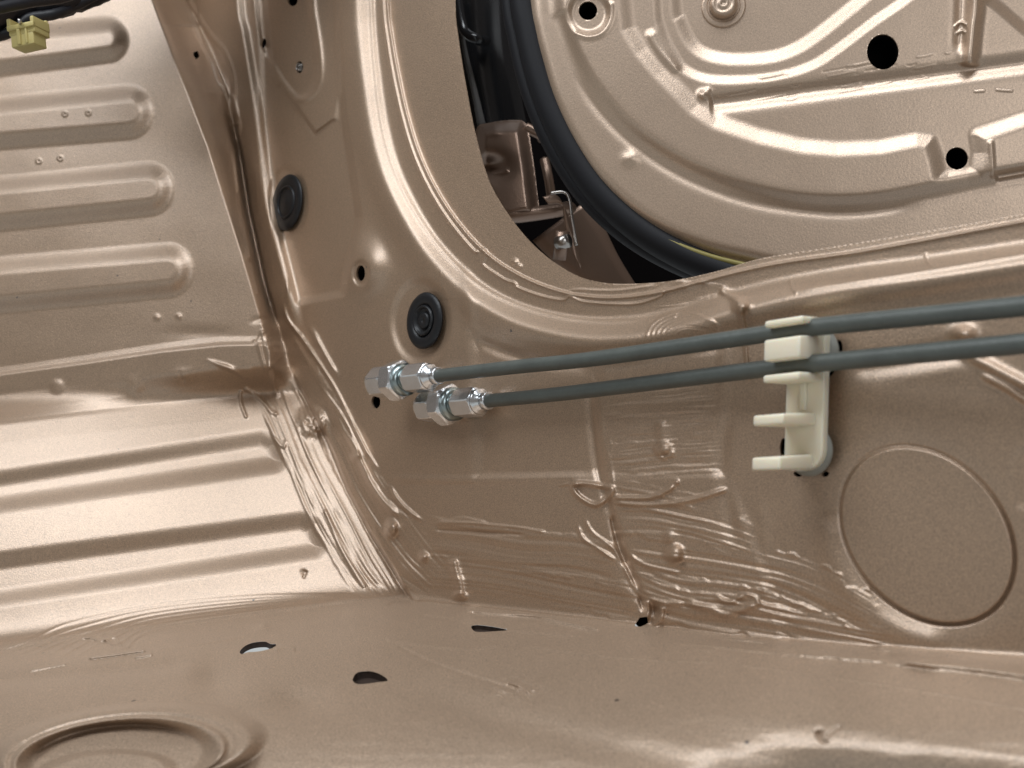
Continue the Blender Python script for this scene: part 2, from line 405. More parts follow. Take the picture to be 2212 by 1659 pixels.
# pillar flange on the left, chamfer down to the plate
CHAM = [(520, -230), (521, 0), (533, 72), (550, 180), (563, 275), (578, 408), (596, 490), (618, 575), (637, 655), (660, 760)]
wd, d, a, tot = B.dist(spline(CHAM), 90)
B.h[wd] += 5.5 * sstep(-13, 13, d) * (1 - sstep(860, 990, a)) + .0
# recessed plate with plug
B.plateau([(548, -260), (572, 275), (604, 490), (645, 652), (738, 634), (764, 520), (776, 470), (757, 340), (738, 210), (728, 0), (728, -260)], -3.0, 22, smooth=False)
B.plateau([(545, -260), (590, 165), (640, 235), (682, 288), (727, 256), (735, 200), (722, -260)], 2.2, 14, smooth=False)
B.plateau([(540, -260), (560, 60), (600, 150), (640, 205), (665, 208), (686, 185), (690, 140), (680, 60), (670, -10), (664, -260)], -1.6, 12)
B.ridge([(668, -200), (674, 0), (686, 90), (690, 150), (680, 190), (655, 212), (630, 206)], 2.0, 9, fade=30)
B.ridge([(600, 180), (640, 230), (680, 290), (723, 258)], -.9, 4, fade=10, smooth=False)
# boss with hole, plugs' seats
B.bump(792, 572, 40, 52, 7.0, k=2.4); B.disc(779, 590, 17, 26, -2.5, 12)
B.disc(909, 695, 60, 88, -2.2, 26); B.disc(622, 437, 42, 76, -.8, 14)
B.ridge([(1000, 560), (1012, 640), (1022, 740)], .9, 14, fade=60)
# dent below the bead
B.plateau([(1018, 716), (1060, 770), (1130, 800), (1330, 790), (1560, 740), (1560, 1020), (1300, 1026), (1160, 1030), (1030, 1030), (1036, 880)], -1.5, 34, smooth=False)
B.ridge([(1022, 720), (1060, 748), (1110, 768), (1180, 785), (1300, 785)], -2.6, 15, fade=50)
B.ridge([(820, 1033), (1000, 1036), (1290, 1030)], .9, 9, fade=60)
# shallow sheet rising to the right of the sealer column, low areas under the tubes
B.ridge([(1820, 800), (1950, 785), (2080, 760), (2150, 775)], -2.2, 22, fade=60)
B.bump(2083, 722, 24, 17, 5.5); B.ridge([(2040, 735), (2100, 770), (2212, 830), (2440, 940)], 3.2, 13, fade=50)
B.ridge([(2100, 800), (2170, 835), (2240, 880), (2440, 1000)], 2.0, 8, fade=50)
B.ridge([(1700, 630), (1850, 606), (2000, 583), (2212, 548), (2440, 508)], 1.2, 7, fade=60)
for cx_, cy_ in ((1708, 603), (2000, 545)): B.ridge([(cx_, cy_), (cx_ + 3, cy_ + 18), (cx_ + 16, cy_ + 32)], .5, 4, fade=6)
B.ridge([(2212, 960), (2190, 1040), (2212, 1110)], -.6, 16, fade=30)
# big pressed disc
t_ = .824
B.disc(2003, 1156, 230, 178, -1.0, 60, ang=t_)
B.disc(2003, 1156, 213, 161, 1.3, 8, ang=t_)
th = np.linspace(0, 2 * math.pi, 60, endpoint=False)
ring = np.stack([2003 + 215 * np.cos(th) * math.cos(t_) - 163 * np.sin(th) * math.sin(t_), 1156 + 215 * np.cos(th) * math.sin(t_) + 163 * np.sin(th) * math.cos(t_)], 1)
wd, d, a, tot = B.dist(ring, 30, True)
fr = .35 + .65 * (sstep(-.2, .6, np.cos(2 * math.pi * a / tot - .1)))
B.h[wd] += -1.9 * fr * np.exp(-(d / 4.0) ** 2)
B.ridge([(1790, 1100), (1800, 1200), (1860, 1310), (1950, 1370), (2060, 1395)], 1.6, 30, fade=60)
# sealer: column with strokes, its left crease, bolts under paint
B.plateau([(1300, 775), (1290, 900), (1320, 1110), (1400, 1340), (1700, 1400), (1640, 1200), (1560, 1000), (1570, 755)], 1.3, 30, smooth=False)
B.ridge([(1268, 830), (1290, 1000), (1320, 1110), (1345, 1200), (1400, 1330)], -1.6, 9, fade=40)
B.strokes([(1410, 672), (1460, 668), (1520, 664), (1585, 650)], 20, 0.60, 6, 0.36, 2, 120)
B.strokes([(1385, 640), (1440, 620), (1500, 612), (1580, 628)], 13, 0.68, 5, 0.3, 31, 40, rag=8)
for k in range(11):
    o_ = 9.0 * k + 4 * _tab[k, 9]
    B.ridge([(1392 + 11 * k, 742 - .5 * k), (1410 + 9 * k, 700 + 3 * k), (1460 + 5 * k, 676 + 6 * k), (1520 + 3 * k, 684 + 6 * k), (1562 + k, 708 + 5 * k)], .25 + .35 * _tab[k, 4], 2.4, fade=26)
B.strokes([(1290, 985), (1430, 978), (1570, 965)], 34, 0.52, 6, .2, 61, 110, rag=6)
B.strokes([(1300, 1060), (1420, 1085), (1560, 1110)], 34, 0.47, 6, .2, 62, 130, rag=6)
B.strokes([(1360, 1240), (1450, 1275), (1600, 1300), (1760, 1345)], 40, 0.67, 7, .2, 63, 160, rag=6)
B.strokes([(1270, 800), (1292, 900), (1305, 1000), (1322, 1110)], 22, 0.42, 6, .1, 64, 90, rag=5)
for k, (yy, am) in enumerate(((850, .4), (900, .5), (950, .45), (1000, .5))):
    B.strokes([(1300, yy + 8), (1430, yy), (1560, yy - 8)], 30, am, 7, .05, 40 + k, 90, rag=6, edgew=14)
B.strokes([(1315, 1010), (1420, 1003), (1500, 1000), (1585, 990)], 16, 0.34, 6, 0.36, 47, 160, rag=4)
B.strokes([(1310, 1120), (1420, 1125), (1560, 1150), (1640, 1175)], 44, 0.66, 7, 0.14, 52, 160, rag=12, edgew=14)
B.strokes([(1345, 1200), (1420, 1215), (1520, 1230), (1700, 1262)], 44, 0.73, 8, 0.14, 53, 200, rag=10, edgew=14)
B.strokes([(1620, 1222), (1750, 1262), (1900, 1345)], 46, 0.60, 7, 0.36, 54, 200, rag=14, edgew=8)
B.strokes([(1380, 1285), (1500, 1322), (1640, 1340), (1800, 1368), (1930, 1392)], 44, 0.87, 9, 0.43, 55, 260, rag=8)
B.strokes([(905, 1160), (1000, 1170), (1120, 1190), (1240, 1200), (1345, 1228)], 52, 0.66, 8, 0.50, 56, 320, rag=6)
B.strokes([(890, 1225), (1000, 1235), (1120, 1252), (1240, 1275), (1390, 1300)], 46, 0.66, 8, 0.22, 57, 320, rag=6)
B.ridge([(935, 1144), (1010, 1149), (1090, 1152), (1140, 1156)], -1.3, 4, fade=20); B.ridge([(940, 1128), (1020, 1130), (1120, 1140), (1180, 1150)], .9, 3, fade=12)
for pts_, h_, w_ in (([(1246, 1130), (1262, 1165), (1300, 1190), (1335, 1215)], 1.0, 4), ([(1262, 1118), (1280, 1150), (1320, 1180), (1345, 1215)], .9, 4),
                     ([(1345, 1215), (1362, 1250), (1382, 1285), (1395, 1296)], 2.0, 5), ([(1320, 1110), (1338, 1180), (1372, 1260), (1395, 1330)], -1.8, 6),
                     ([(1355, 1192), (1390, 1218), (1475, 1240)], .9, 4), ([(1395, 1290), (1440, 1302), (1480, 1306)], 1.5, 5),
                     ([(1320, 1075), (1400, 1075), (1440, 1060), (1462, 1043)], 2.0, 5), ([(1325, 1086), (1420, 1090), (1500, 1078), (1575, 1055)], 1.6, 5),
                     ([(1200, 1052), (1222, 1046), (1240, 1044)], .7, 3), ([(1480, 1300), (1530, 1315), (1575, 1325), (1640, 1302)], 1.8, 7),
                     ([(1540, 1285), (1575, 1300), (1610, 1285), (1636, 1296), (1632, 1318)], 1.3, 5), ([(1290, 1160), (1320, 1230), (1375, 1320)], .5, 20)):
    B.ridge(pts_, h_, w_, fade=18)
lp = spline([(1245, 1044), (1290, 1048), (1322, 1056), (1312, 1075), (1285, 1090), (1255, 1076), (1238, 1056)], True)
wd, d, a, tot = B.dist(lp, 22, True); B.h[wd] += 2.0 * np.exp(-(d / 5) ** 2)
B.bump(1244, 1046, 7, 5, 2); B.bump(1462, 1042, 5, 5, 1.8)
B.ridge([(1428, 905), (1430, 955)], 1.2, 11, fade=14); B.bump(1434, 968, 15, 13, 3.2, k=3); B.ridge([(1412, 964), (1432, 990), (1458, 976)], .9, 4, fade=4)
B.ridge([(1444, 1140), (1450, 1180)], 1.6, 12, fade=14); B.bump(1457, 1196, 17, 17, 5.0, k=3)
B.bump(1600, 658, 16, 15, 5.5, k=2.6); B.ridge([(1600, 665), (1604, 690), (1608, 712), (1612, 760), (1618, 826)], 1.8, 6, fade=10, w2=2.5)
B.ridge([(1553, 626), (1580, 640), (1600, 655)], 1.6, 8, fade=8)
B.ridge([(1568, 880), (1560, 1000), (1575, 1100), (1590, 1200)], -1.2, 16, fade=60); B.ridge([(1640, 1060), (1650, 1150), (1655, 1230)], .5, 14, fade=60)
# left corner sealer, on the side-panel side
B.strokes([(625, 700), (680, 800), (740, 900), (790, 1000), (840, 1070), (905, 1125)], 15, 0.73, 6, 0.43, 60, 160, rag=7)
for pts_, h_, w_ in (([(612, 650), (622, 690), (660, 740), (700, 800), (730, 850), (790, 970), (822, 1020)], 1.6, 3.5),
                     ([(668, 700), (690, 745), (715, 790), (735, 820)], 2.2, 6), ([(740, 925), (765, 960), (775, 985), (800, 1040), (835, 1090), (870, 1120)], 2.6, 6),
                     ([(838, 1040), (860, 1080), (885, 1105), (920, 1130)], 1.6, 4), ([(750, 800), (754, 812), (760, 824)], .8, 2), ([(752, 824), (753, 808), (756, 797)], .8, 2),
                     ([(690, 830), (740, 900), (770, 960)], 1.2, 3), ([(617, 590), (622, 640), (616, 650)], .9, 4)):
    B.ridge(pts_, h_, w_, fade=34)
B.bump(845, 1142, 13, 17, 5, k=3); B.bump(768, 985, 9, 9, 3)
B.bump(915, 1203, 9, 9, 3.5); B.ridge([(978, 1205), (984, 1235), (992, 1262), (994, 1290)], 3.2, 9, fade=10); B.bump(994, 1288, 15, 9, 2.4, k=3)
for k in range(0): B.ridge([(858 + 8 * _tab[k, 30], 1165 + 8 * k + 5 * _tab[k, 31]), (872, 1170 + 8 * k), (880 + 14 * _tab[k, 32], 1164 + 9 * k)], .8 * _tab[k, 33] + .2, 2.5, fade=4)
B.strokes([(640, 760), (690, 850), (745, 950), (790, 1040), (840, 1120), (900, 1200), (960, 1262)], (30, 50), 0.62, 6, .3, 65, 220, rag=8)
B.strokes([(790, 1140), (850, 1215), (930, 1285)], 40, 0.62, 6, .2, 66, 160, rag=6)
# lapped joint marks at the end of the column
B.ridge([(1395, 1296), (1400, 1320), (1392, 1345)], 2.5, 6, fade=5); B.ridge([(1432, 1310), (1428, 1335), (1412, 1352)], 2.2, 5, fade=5)
B.bump(1412, 1322, 12, 20, -2.5)
B.bump(1362, 344, 0.1, .1, 0)

# ---- left ribbed panel (upper plate A)
A = Field(F0.xs, F0.ys)
A.h += .35 * fbm(X / 200, Y / 200, 21, 3) + .45 * fbm(X / 110, Y / 90, 23, 2)
A.h += -9.0 * ((Y - 150) / 600) ** 2 * np.where(Y > 150, 1, 5.)          # the sheet is slightly crowned
def rib(F, x1, yt1, yb1, yt0, yb0, h, w, xm=-400):
    """a pressed rib running off to the left with a round nose at x1"""
    rt = (yb1 - yt1) / 2; th = np.linspace(-math.pi / 2, math.pi / 2, 14)
    nose = [(x1 - rt * .95 + rt * .95 * math.cos(t), (yt1 + yb1) / 2 + rt * math.sin(t)) for t in th]
    k0 = xm / 1.0; sl_t = (yt1 - yt0) / x1; sl_b = (yb1 - yb0) / x1
    pts = [(k0, yt0 + sl_t * k0)] + nose + [(k0, yb0 + sl_b * k0)]
    F.plateau(pts, h, w, smooth=False)
rib(A, 262, 53, 118, 76, 150, 7.0, 46)
rib(A, 316, 201, 283, 230, 307, 7.0, 46)
rib(A, 359, 368, 448, 402, 483, 7.0, 46)
rib(A, 401, 543, 624, 575, 660, 7.0, 46)
for x_, y_ in ((140, 246), (191, 244), (84, 348), (130, 342)):
    A.disc(x_, y_, 6, 6, .9, 3); A.bump(x_, y_, 2.6, 2.6, -1.4)
for x_, y_ in ((339, 686), (386, 684)): A.bump(x_, y_, 5, 5, 1.8)
A.bump(418, 98, 8, 11, 3.2); A.bump(411, 86, 4, 4, 1.4); A.bump(428, 131, 6, 5, 1.5)
A.ridge([(535, 700), (560, 690), (590, 690)], -1.5, 6); A.bump(430, 720, 60, 14, -.9)
# ---- lower ribbed floor (L)
L = Field(F0.xs, F0.ys)
L.h += .3 * fbm(X / 220, Y / 220, 25, 3) - 6.0 * (np.clip(Y - 950, 0, 500) / 310) ** 2
for (x1, a0, a1, b0, b1) in ((575, 1033, 945, 1090, 1004), (662, 1210, 1122, 1292, 1190)):
    pts = [(-500, a0 + (a0 - a1) * 500 / x1), (x1 - 12, a1 + 2), (x1 + 14, a1 + 14), (x1 + 30, b1 - 8), (x1 + 20, b1), (-500, b0 + (b0 - b1) * 500 / x1)]
    L.plateau(pts, -5.2, 48, smooth=False)
# flange on which the upper panel is lapped
YL1 = np.interp(X, [-300, 0, 180, 350, 480, 545, 700], [842, 803, 778, 752, 738, 737, 735])
YL2 = np.interp(X, [-300, 0, 180, 350, 500, 700], [945, 905, 884, 864, 848, 835])
L.bump(124, 835, 14, 14, 1.6, k=3); L.bump(293, 836, 18, 16, 2.2); L.bump(395, 812, 22, 14, 1.6); L.ridge([(385, 800), (392, 818), (402, 822)], -.8, 4, fade=4)
for k in range(5): L.ridge([(440 + 10 * k, 775 + 2 * k), (480 + 8 * k, 790 + 4 * k), (530, 800 + 5 * k - 3), (552, 796 + 5 * k)], .8, 4, fade=16)
L.strokes([(600, 830), (635, 900), (670, 990), (715, 1080), (765, 1180), (820, 1275), (850, 1330)], (40, 44), 1.10, 7, 0.86, 70, 210, rag=3)
L.strokes([(585, 850), (640, 980), (700, 1120), (780, 1250), (840, 1300)], 34, 0.79, 6, .4, 72, 240, rag=3)
L.strokes([(560, 840), (590, 900), (630, 990), (670, 1070)], 20, 0.88, 6, 0.55, 71, 130, rag=3)
for pts_, h_, w_ in (([(520, 842), (520, 870), (533, 905)], 1.6, 3), ([(528, 838), (560, 860), (590, 892), (600, 890)], 1.6, 4), ([(545, 1000 - 20), (580, 950), (600, 935)], 0, 3),
                     ([(590, 945), (612, 965), (618, 950)], 1.2, 3.5), ([(575, 745), (590, 790), (592, 830), (600, 860)], 1.2, 4),
                     ([(700, 1100), (740, 1190), (790, 1270)], 1.2, 4)):
    L.ridge(pts_, h_, w_, fade=5)
L.bump(673, 912, 30, 30, 5.0, k=4); A.bump(673, 912, 30, 30, 5, k=4)
wd = L.win([(640, 880), (710, 950)], 4); L.h[wd] += 2.4 * fbm(X[wd] / 6, Y[wd] / 8, 77, 3) * np.exp(-((X[wd] - 673) ** 2 + (Y[wd] - 915) ** 2) / 30 ** 2)
B.bump(676, 912, 30, 30, 5.5, k=4); B.h[wd] += 2.4 * fbm(X[wd] / 6, Y[wd] / 8, 77, 3) * np.exp(-((X[wd] - 673) ** 2 + (Y[wd] - 915) ** 2) / 30 ** 2)
L.bump(655, 1236, 6, 5, -1.2); L.ridge([(655, 1250), (662, 1232)], -1.2, 3, fade=3)

# ---- near sill (C)
C = Field(F0.xs, F0.ys)
C.h += -13.0 * (np.clip(Y - 1390, 0, 600) / 280) ** 2 + .5 * fbm(X / 300, Y / 160, 33, 3) + .10 * fbm(X / 40, Y / 20, 34, 2) + .07 * fbm(X / 150 - Y / 60, Y / 13, 36, 2)
for k in range(7):
    o_ = 9 * k
    C.ridge([(-30 + 30 * k, 1412 + o_ * .6 - 3 * k), (60 + 30 * k, 1385 + o_ * .5 - 6 * k), (150 + 20 * k, 1346 + o_), (330, 1308 + o_), (560, 1287 + o_ * .7), (790, 1284 + o_ * .2)], 1.0 - .08 * k, 2.6, fade=60)
C.ridge([(190, 1422), (250, 1414), (315, 1405)], 1.1, 2.5, fade=5); C.ridge([(290, 1421), (330, 1413)], .9, 2.5, fade=4); C.ridge([(60, 1450), (150, 1433)], .5, 2, fade=9)
C.ridge([(332, 1404), (450, 1388), (545, 1370)], .3, 2, fade=20)
C.ridge([(-260, 1490), (0, 1470), (200, 1455), (420, 1432)], -1.4, 16, fade=60)
C.bump(465, 1468, 44, 40, -3.0); C.bump(650, 1518, 64, 34, -2.6); C.bump(565, 1355, 22, 11, .9); C.bump(568, 1350, 10, 5, .6)
# oval drain ring
C.disc(272, 1618, 288, 92, 4.6, 34, ang=-.10); C.disc(258, 1632, 232, 80, 1.8, 9, ang=-.10); C.disc(252, 1640, 206, 80, -4.8, 38, ang=-.09); C.disc(262, 1628, 248, 84, -.5, 10, ang=-.10)
C.disc(232, 1668, 140, 44, 1.6, 26, ang=-.05)
# long creases
C.ridge([(836, 1478), (930, 1506), (1104, 1562), (1300, 1612), (1475, 1655), (1700, 1720)], -1.0, 34, fade=160)
_yl = np.interp(X, [1500, 1700, 1980, 2212, 2440], [1520, 1548, 1596, 1632, 1680]); C.h += -5.0 * (np.clip(Y - _yl, 0, 300) / 100) ** 1.6 * sstep(1450, 1800, X)
C.ridge([(1560, 1430), (1800, 1463), (2000, 1494), (2212, 1531), (2440, 1572)], .2, 2.4, fade=60)
C.ridge([(1120, 1392), (1250, 1410), (1400, 1425), (1560, 1430)], .25, 2.2, fade=40)
for pts_, h_, w_ in (([(857, 1395), (930, 1430), (1030, 1465), (1090, 1482), (1130, 1500), (1150, 1520)], -.4, 4), ([(830, 1380), (1000, 1400), (1080, 1390)], .4, 5),
                     ([(1012, 1322), (1060, 1334), (1150, 1336), (1190, 1350), (1280, 1366)], -.7, 5), ([(1000, 1318), (1100, 1325), (1160, 1330), (1220, 1343), (1300, 1360)], .8, 4),
                     ([(1090, 1470), (1130, 1486), (1146, 1500)], .7, 3), ([(1060, 1480), (1100, 1498)], .5, 3), ([(835, 1310), (870, 1298), (920, 1296)], -.8, 4),
                     ([(905, 1330), (1000, 1345), (1060, 1362), (1250, 1380)], -.4, 4)):
    C.ridge(pts_, h_, w_, fade=12)
C.strokes([(1450, 1392), (1650, 1404), (1850, 1420), (2050, 1440)], 12, .4, 6, .3, 81, 260, rag=4)
C.ridge([(1915, 1418), (1990, 1430), (2100, 1441), (2240, 1462), (2440, 1502)], 1.9, 11, fade=60)
for k in range(5): C.ridge([(1500 + 60 * k, 1374 + 3 * k), (1700, 1388 + 5 * k), (1900, 1404 + 6 * k), (2050 - 30 * k, 1418 + 5 * k)], .35, 3, fade=60)
C.ridge([(1880, 1398), (1990, 1404), (2212, 1440), (2440, 1480)], .8, 8, fade=30)
wd = C.win([(1000, 1380), (1250, 1530)], 5)
C.h[wd] += .5 * fbm(X[wd] / 10, Y[wd] / 5, 90, 3) * np.exp(-((X[wd] - 1120) / 80) ** 2 - ((Y[wd] - 1480) / 36) ** 2)
C.bump(1770, 1583, 9, 8, -.6); C.ridge([(1785, 1592), (1805, 1575), (1818, 1570)], -.4, 4, fade=4); C.ridge([(1765, 1580), (1775, 1602), (1790, 1600)], -.4, 4, fade=4)
C.ridge([(592, 1404), (612, 1398), (640, 1403)], .8, 5, fade=5)

# ---- put the sheets together (inverse depth is linear over a plane)
R0 = rayv(X, Y)
qB = (R0 @ nB) / (cB + B.h * .001)
qU = (R0 @ nU) / (cU + A.h * .001)
qL = (R0 @ nL) / (cL + L.h * .001)
qC = (R0 @ nC) / (cC + C.h * .001)
# upper panel turns back to the pillar to the right of this bend
yb = [-260, 0, 33, 150, 317, 450, 550, 640, 760]
xb = np.interp(Y, yb, [272, 328, 340, 384, 448, 490, 522, 548, 582]); xc = np.interp(Y, [-260, -20, 60, 200, 330, 450, 600, 700, 790, 860, 960, 1060, 1150, 1230, 1290, 1900],
                                                                        [330, 385, 432, 494, 521, 540, 571, 600, 622, 662, 712, 752, 800, 850, 885, 1200])
def q_at(qf, xt):
    out = np.empty_like(xt); xs = F0.xs
    for j in range(len(F0.ys)): out[j] = np.interp(xt[j], xs, qf[j])
    return out
qUb = q_at(qU, xb); qBc = q_at(qB, xc)
tF = np.clip((X - xb) / np.maximum(xc - xb, 4), 0, 1)
back = 1 / (1 / (qUb * (1 - tF) + qBc * tF) + .004 * np.sin(np.pi * tF) )
corner_gap = .022 * np.exp(-((X - xc + 4) / 9) ** 2) * sstep(180, 330, Y) * (1 - sstep(650, 720, Y))
tb = sstep(-34, 44, X - xb)
mU = A.h * .001
qUF = qU * (1 - tb) + tb * np.where(X > xb, 1 / (1 / back - mU * (1 - tF) * .0 + corner_gap), qU)
# upper -> lap ledge -> floor
def smax(a, b, k): return .5 * (a + b + np.sqrt((a - b) ** 2 + k * k))
led_t = (Y - YL1) / (YL2 - YL1)
dz = np.interp(led_t, [-.2, -.10, 0, .08, .55, .85, 1.05, 1.5, 2.0], [0, 0, -.0012, -.0040, -.0030, -.0010, .0015, .0004, 0])
s_ul = sstep(.45, 1.15, led_t)
qA = qUF * (1 - s_ul) + qL * s_ul
hl = (L.h - .3 * 0) * .001
qA = 1 / (1 / qA + dz - np.where(led_t < 1, (1 - s_ul) * np.where(led_t > 0, hl, 0), 0))
# sealer streaks fanned in the corner above the floor joint, and the bead running up the pillar corner
E = Field(F0.xs, F0.ys)
E.ridge([(385, -30), (410, 20), (440, 90), (470, 150), (492, 200), (505, 260), (510, 330), (518, 400), (526, 470), (543, 570)], 6.0, 8, fade=20)
E.ridge([(392, -30), (425, 30), (455, 75), (485, 110), (503, 160), (508, 210), (512, 260)], 3.5, 5, fade=20)
E.ridge([(410, 20), (432, 70), (456, 110), (470, 170), (492, 195)], 2.2, 3, fade=10)
E.ridge([(500, 200), (514, 250), (518, 275), (512, 300), (510, 350), (516, 420)], 2.4, 3.5, fade=10)
E.ridge([(495, 252), (505, 268), (518, 266)], 2.0, 3, fade=3)
E.ridge([(528, 470), (536, 520), (548, 590), (560, 640)], 2.0, 4, fade=10)
for k in range(7): E.ridge([(566 + 9 * k, 712 + 7 * k), (572 + 6 * k, 750 + 3 * k), (582, 800)], 1.6, 3, fade=8)
E.ridge([(558, 740), (565, 770), (574, 800)], 2.2, 4, fade=5); E.ridge([(545, 735), (556, 738), (568, 712)], 1.4, 4, fade=4)
for k in range(4): E.ridge([(548 + 10 * k, 300 + 40 * k), (556 + 10 * k, 420 + 40 * k), (566 + 8 * k, 560 + 20 * k)], .8, 2, fade=20)
qA = 1 / (1 / qA - E.h * .001 * .9)
dom = X - xc
wB = sstep(-5, 5, dom)
kk = .010 + .02 * sstep(780, 900, Y)
qAB = qA * (1 - wB) + wB * (1 / (1 / qB - E.h * .001 * .5))
qALL = smax(qAB, qC, .020 + .035 * (1 - sstep(760, 1040, X)))
qALL[(Y > 1480)] = qC[(Y > 1480)]
qm = sstep(1440, 1480, Y); qALL = qALL * (1 - qm) + qC * qm

# ---- holes
holesB = [(779, 590, 9.5, 17, 0), (812, 868, 9.5, 14.5, 0), (569, 93, 6, 10.5, .15), (632, -1, 11, 14, 0), (647, 145, 7.5, 13, 0), (1723, 1024, 9, 6, .3), (1783, 1024, 8, 6, -.3), (1693, 968, 8, 22, 0), (1788, 805, 22, 10, -.9), (1812, 752, 8, 18, 0)]
slot1 = [(518, 1407), (530, 1395), (548, 1388), (572, 1386), (584, 1391), (596, 1392), (588, 1400), (560, 1407), (535, 1409), (522, 1413)]
slot2 = [(762, 1466), (772, 1453), (800, 1450), (824, 1458), (838, 1470), (820, 1473), (800, 1476), (775, 1478), (764, 1473)]
slot3 = [(1018, 1354), (1030, 1350), (1052, 1352), (1072, 1355), (1098, 1361), (1075, 1363), (1048, 1365), (1026, 1364)]
slot1, slot2, slot3 = [[tuple(p_) for p_ in spline(s_, True, 3)] for s_ in (slot1, slot2, slot3)]
sdfs = [open_sdf]
for (x_, y_, rx, ry, an) in holesB: sdfs.append(ellipse_sdf(X, Y, x_, y_, rx, ry, an))
for s_ in (slot1, slot2, slot3, [(418, 113), (427, 110), (431, 122), (424, 128), (418, 120)], [(1370, 1352), (1382, 1334), (1398, 1332), (1400, 1346), (1384, 1354)]): sdfs.append(poly_sdf_grid(F0, s_, 14))
XS, YS, inside = snap_cut(F0, sdfs, STEP)
PW = toworld(rayv(XS, YS) / qALL[..., None])
okf = ~(inside[:-1, :-1] | inside[1:, :-1] | inside[:-1, 1:] | inside[1:, 1:])
xm = (X[:-1, :-1] + X[1:, 1:]) / 2; ym = (Y[:-1, :-1] + Y[1:, 1:]) / 2
isC = (qC >= qAB - .0)[:-1, :-1] & (ym > 1200) | (ym > 1475)
isA = (dom[:-1, :-1] < 0) & ~isC
led = (led_t[:-1, :-1] > -.03)
mesh_from_grid('ribbed_upper_panel', PW, okf & isA & ~led, body, PAINT)
mesh_from_grid('ribbed_floor', PW, okf & isA & led, body, PAINT)
mesh_from_grid('side_panel', PW, okf & ~isA & ~isC, body, PAINT)
mesh_from_grid('sill', PW, okf & isC, body, SILLPAINT)

def surf(x, y):
    j = np.clip(np.searchsorted(F0.ys, y) - 1, 0, len(F0.ys) - 2); k = np.clip(np.searchsorted(F0.xs, x) - 1, 0, len(F0.xs) - 2)
    u = (x - F0.xs[k]) / (F0.xs[k + 1] - F0.xs[k]); v = (y - F0.ys[j]) / (F0.ys[j + 1] - F0.ys[j])
    q_ = (qALL[j, k] * (1 - u) + qALL[j, k + 1] * u) * (1 - v) + (qALL[j + 1, k] * (1 - u) + qALL[j + 1, k + 1] * u) * v
    return rayv(x, y) / q_
# turned-in flange behind the opening edge, and black cups for the shade behind the holes
ed = spline(OPEN); V = []; Fc = []
for i, (x_, y_) in enumerate(ed):
    j = np.searchsorted(F0.ys, y_); k = np.searchsorted(F0.xs, x_); q_ = qALL[min(j, len(F0.ys) - 1), min(k, len(F0.xs) - 1)]
    nn = unit(ed[min(i + 1, len(ed) - 1)] - ed[max(i - 1, 0)]); p = surf(x_ - 5 * nn[1], y_ + 5 * nn[0])
    V += [p * (1 + .0055 / p[2]), p * (1 + .010 / p[2]), p * (1 + .022 / p[2])]
for i in range(len(ed) - 1):
    for k in range(2): Fc.append((3 * i + k, 3 * i + 3 + k, 3 * i + 4 + k, 3 * i + 1 + k))
pymesh('turned_flange', V, Fc, PAINT, body)
def rim(x, y, rx, ry, ang, sf, n, parent, depth=1.4):
    V = []; k_ = 28; cq, sq = math.cos(ang), math.sin(ang)
    for dz in (-.05, -depth):
        for k in range(k_):
            t = 2 * math.pi * k / k_; ex, ey = rx * 1.01 * math.cos(t), ry * 1.01 * math.sin(t)
            V.append(sf(x + ex * cq - ey * sq, y + ex * sq + ey * cq) + n * dz * .001)
    pymesh('hole_edge', V, [(k, (k + 1) % k_, k_ + (k + 1) % k_, k_ + k) for k in range(k_)], PAINT, parent)
    V2 = V[k_:] + [v - n * .014 for v in V[k_:]]
    pymesh('hole_shade_cup', V2, [(k, (k + 1) % k_, k_ + (k + 1) % k_, k_ + k) for k in range(k_)] + [tuple(range(k_, 2 * k_))], CAV, parent, smooth=False)  # black wall and floor paint in the shade inside the hole
for (x_, y_, rx, ry, an) in holesB: rim(x_, y_, rx, ry, an, surf, nB, body)
for s_, dp_, cl_ in ((slot1, 3.2, False), (slot2, 3.4, True), (slot3, 2.4, True)):
    o_ = spline(s_, True, 4); n_o = len(o_); V = []
    for dz_, k_ in ((-.15, 1.0), (-dp_, 1.0)):
        c_ = o_.mean(0); V += [surf(*(c_ + (p_ - c_) * 1.03)) + nC * dz_ * .001 for p_ in o_]
    Fc = [(k, (k + 1) % n_o, n_o + (k + 1) % n_o, n_o + k) for k in range(n_o)] + ([tuple(range(n_o, 2 * n_o))] if cl_ else [])
    pymesh('torn_slot_edge', V, Fc, RUST, body, smooth=False)
cup(1386, 1344, 16, 12, nB, cB - .004, 8, body)
o_ = [(418, 113), (427, 110), (431, 122), (424, 128), (418, 120)]
pymesh('hole_shade_cup', [surf(*(np.array([424.5, 119]) + (np.array(p_) - [424.5, 119]) * 1.1)) * k_ for k_ in (1.001, 1.02) for p_ in o_], [(k, (k + 1) % 5, 5 + (k + 1) % 5, 5 + k) for k in range(5)] + [(5, 6, 7, 8, 9)], CAV, body, smooth=False)
# thread in the weld nut
for k in range(3):
    p = onB(644 + 4 * k, 145, -1.5 - k * .8)
    a_, u_, v_ = frame(nB)
    sweep('thread_turn', [p + (u_ * math.cos(t) * .0028 + v_ * math.sin(t) * .0026) for t in np.linspace(0, 6.1, 18)], .35, STEEL, body, seg=8, n=2)

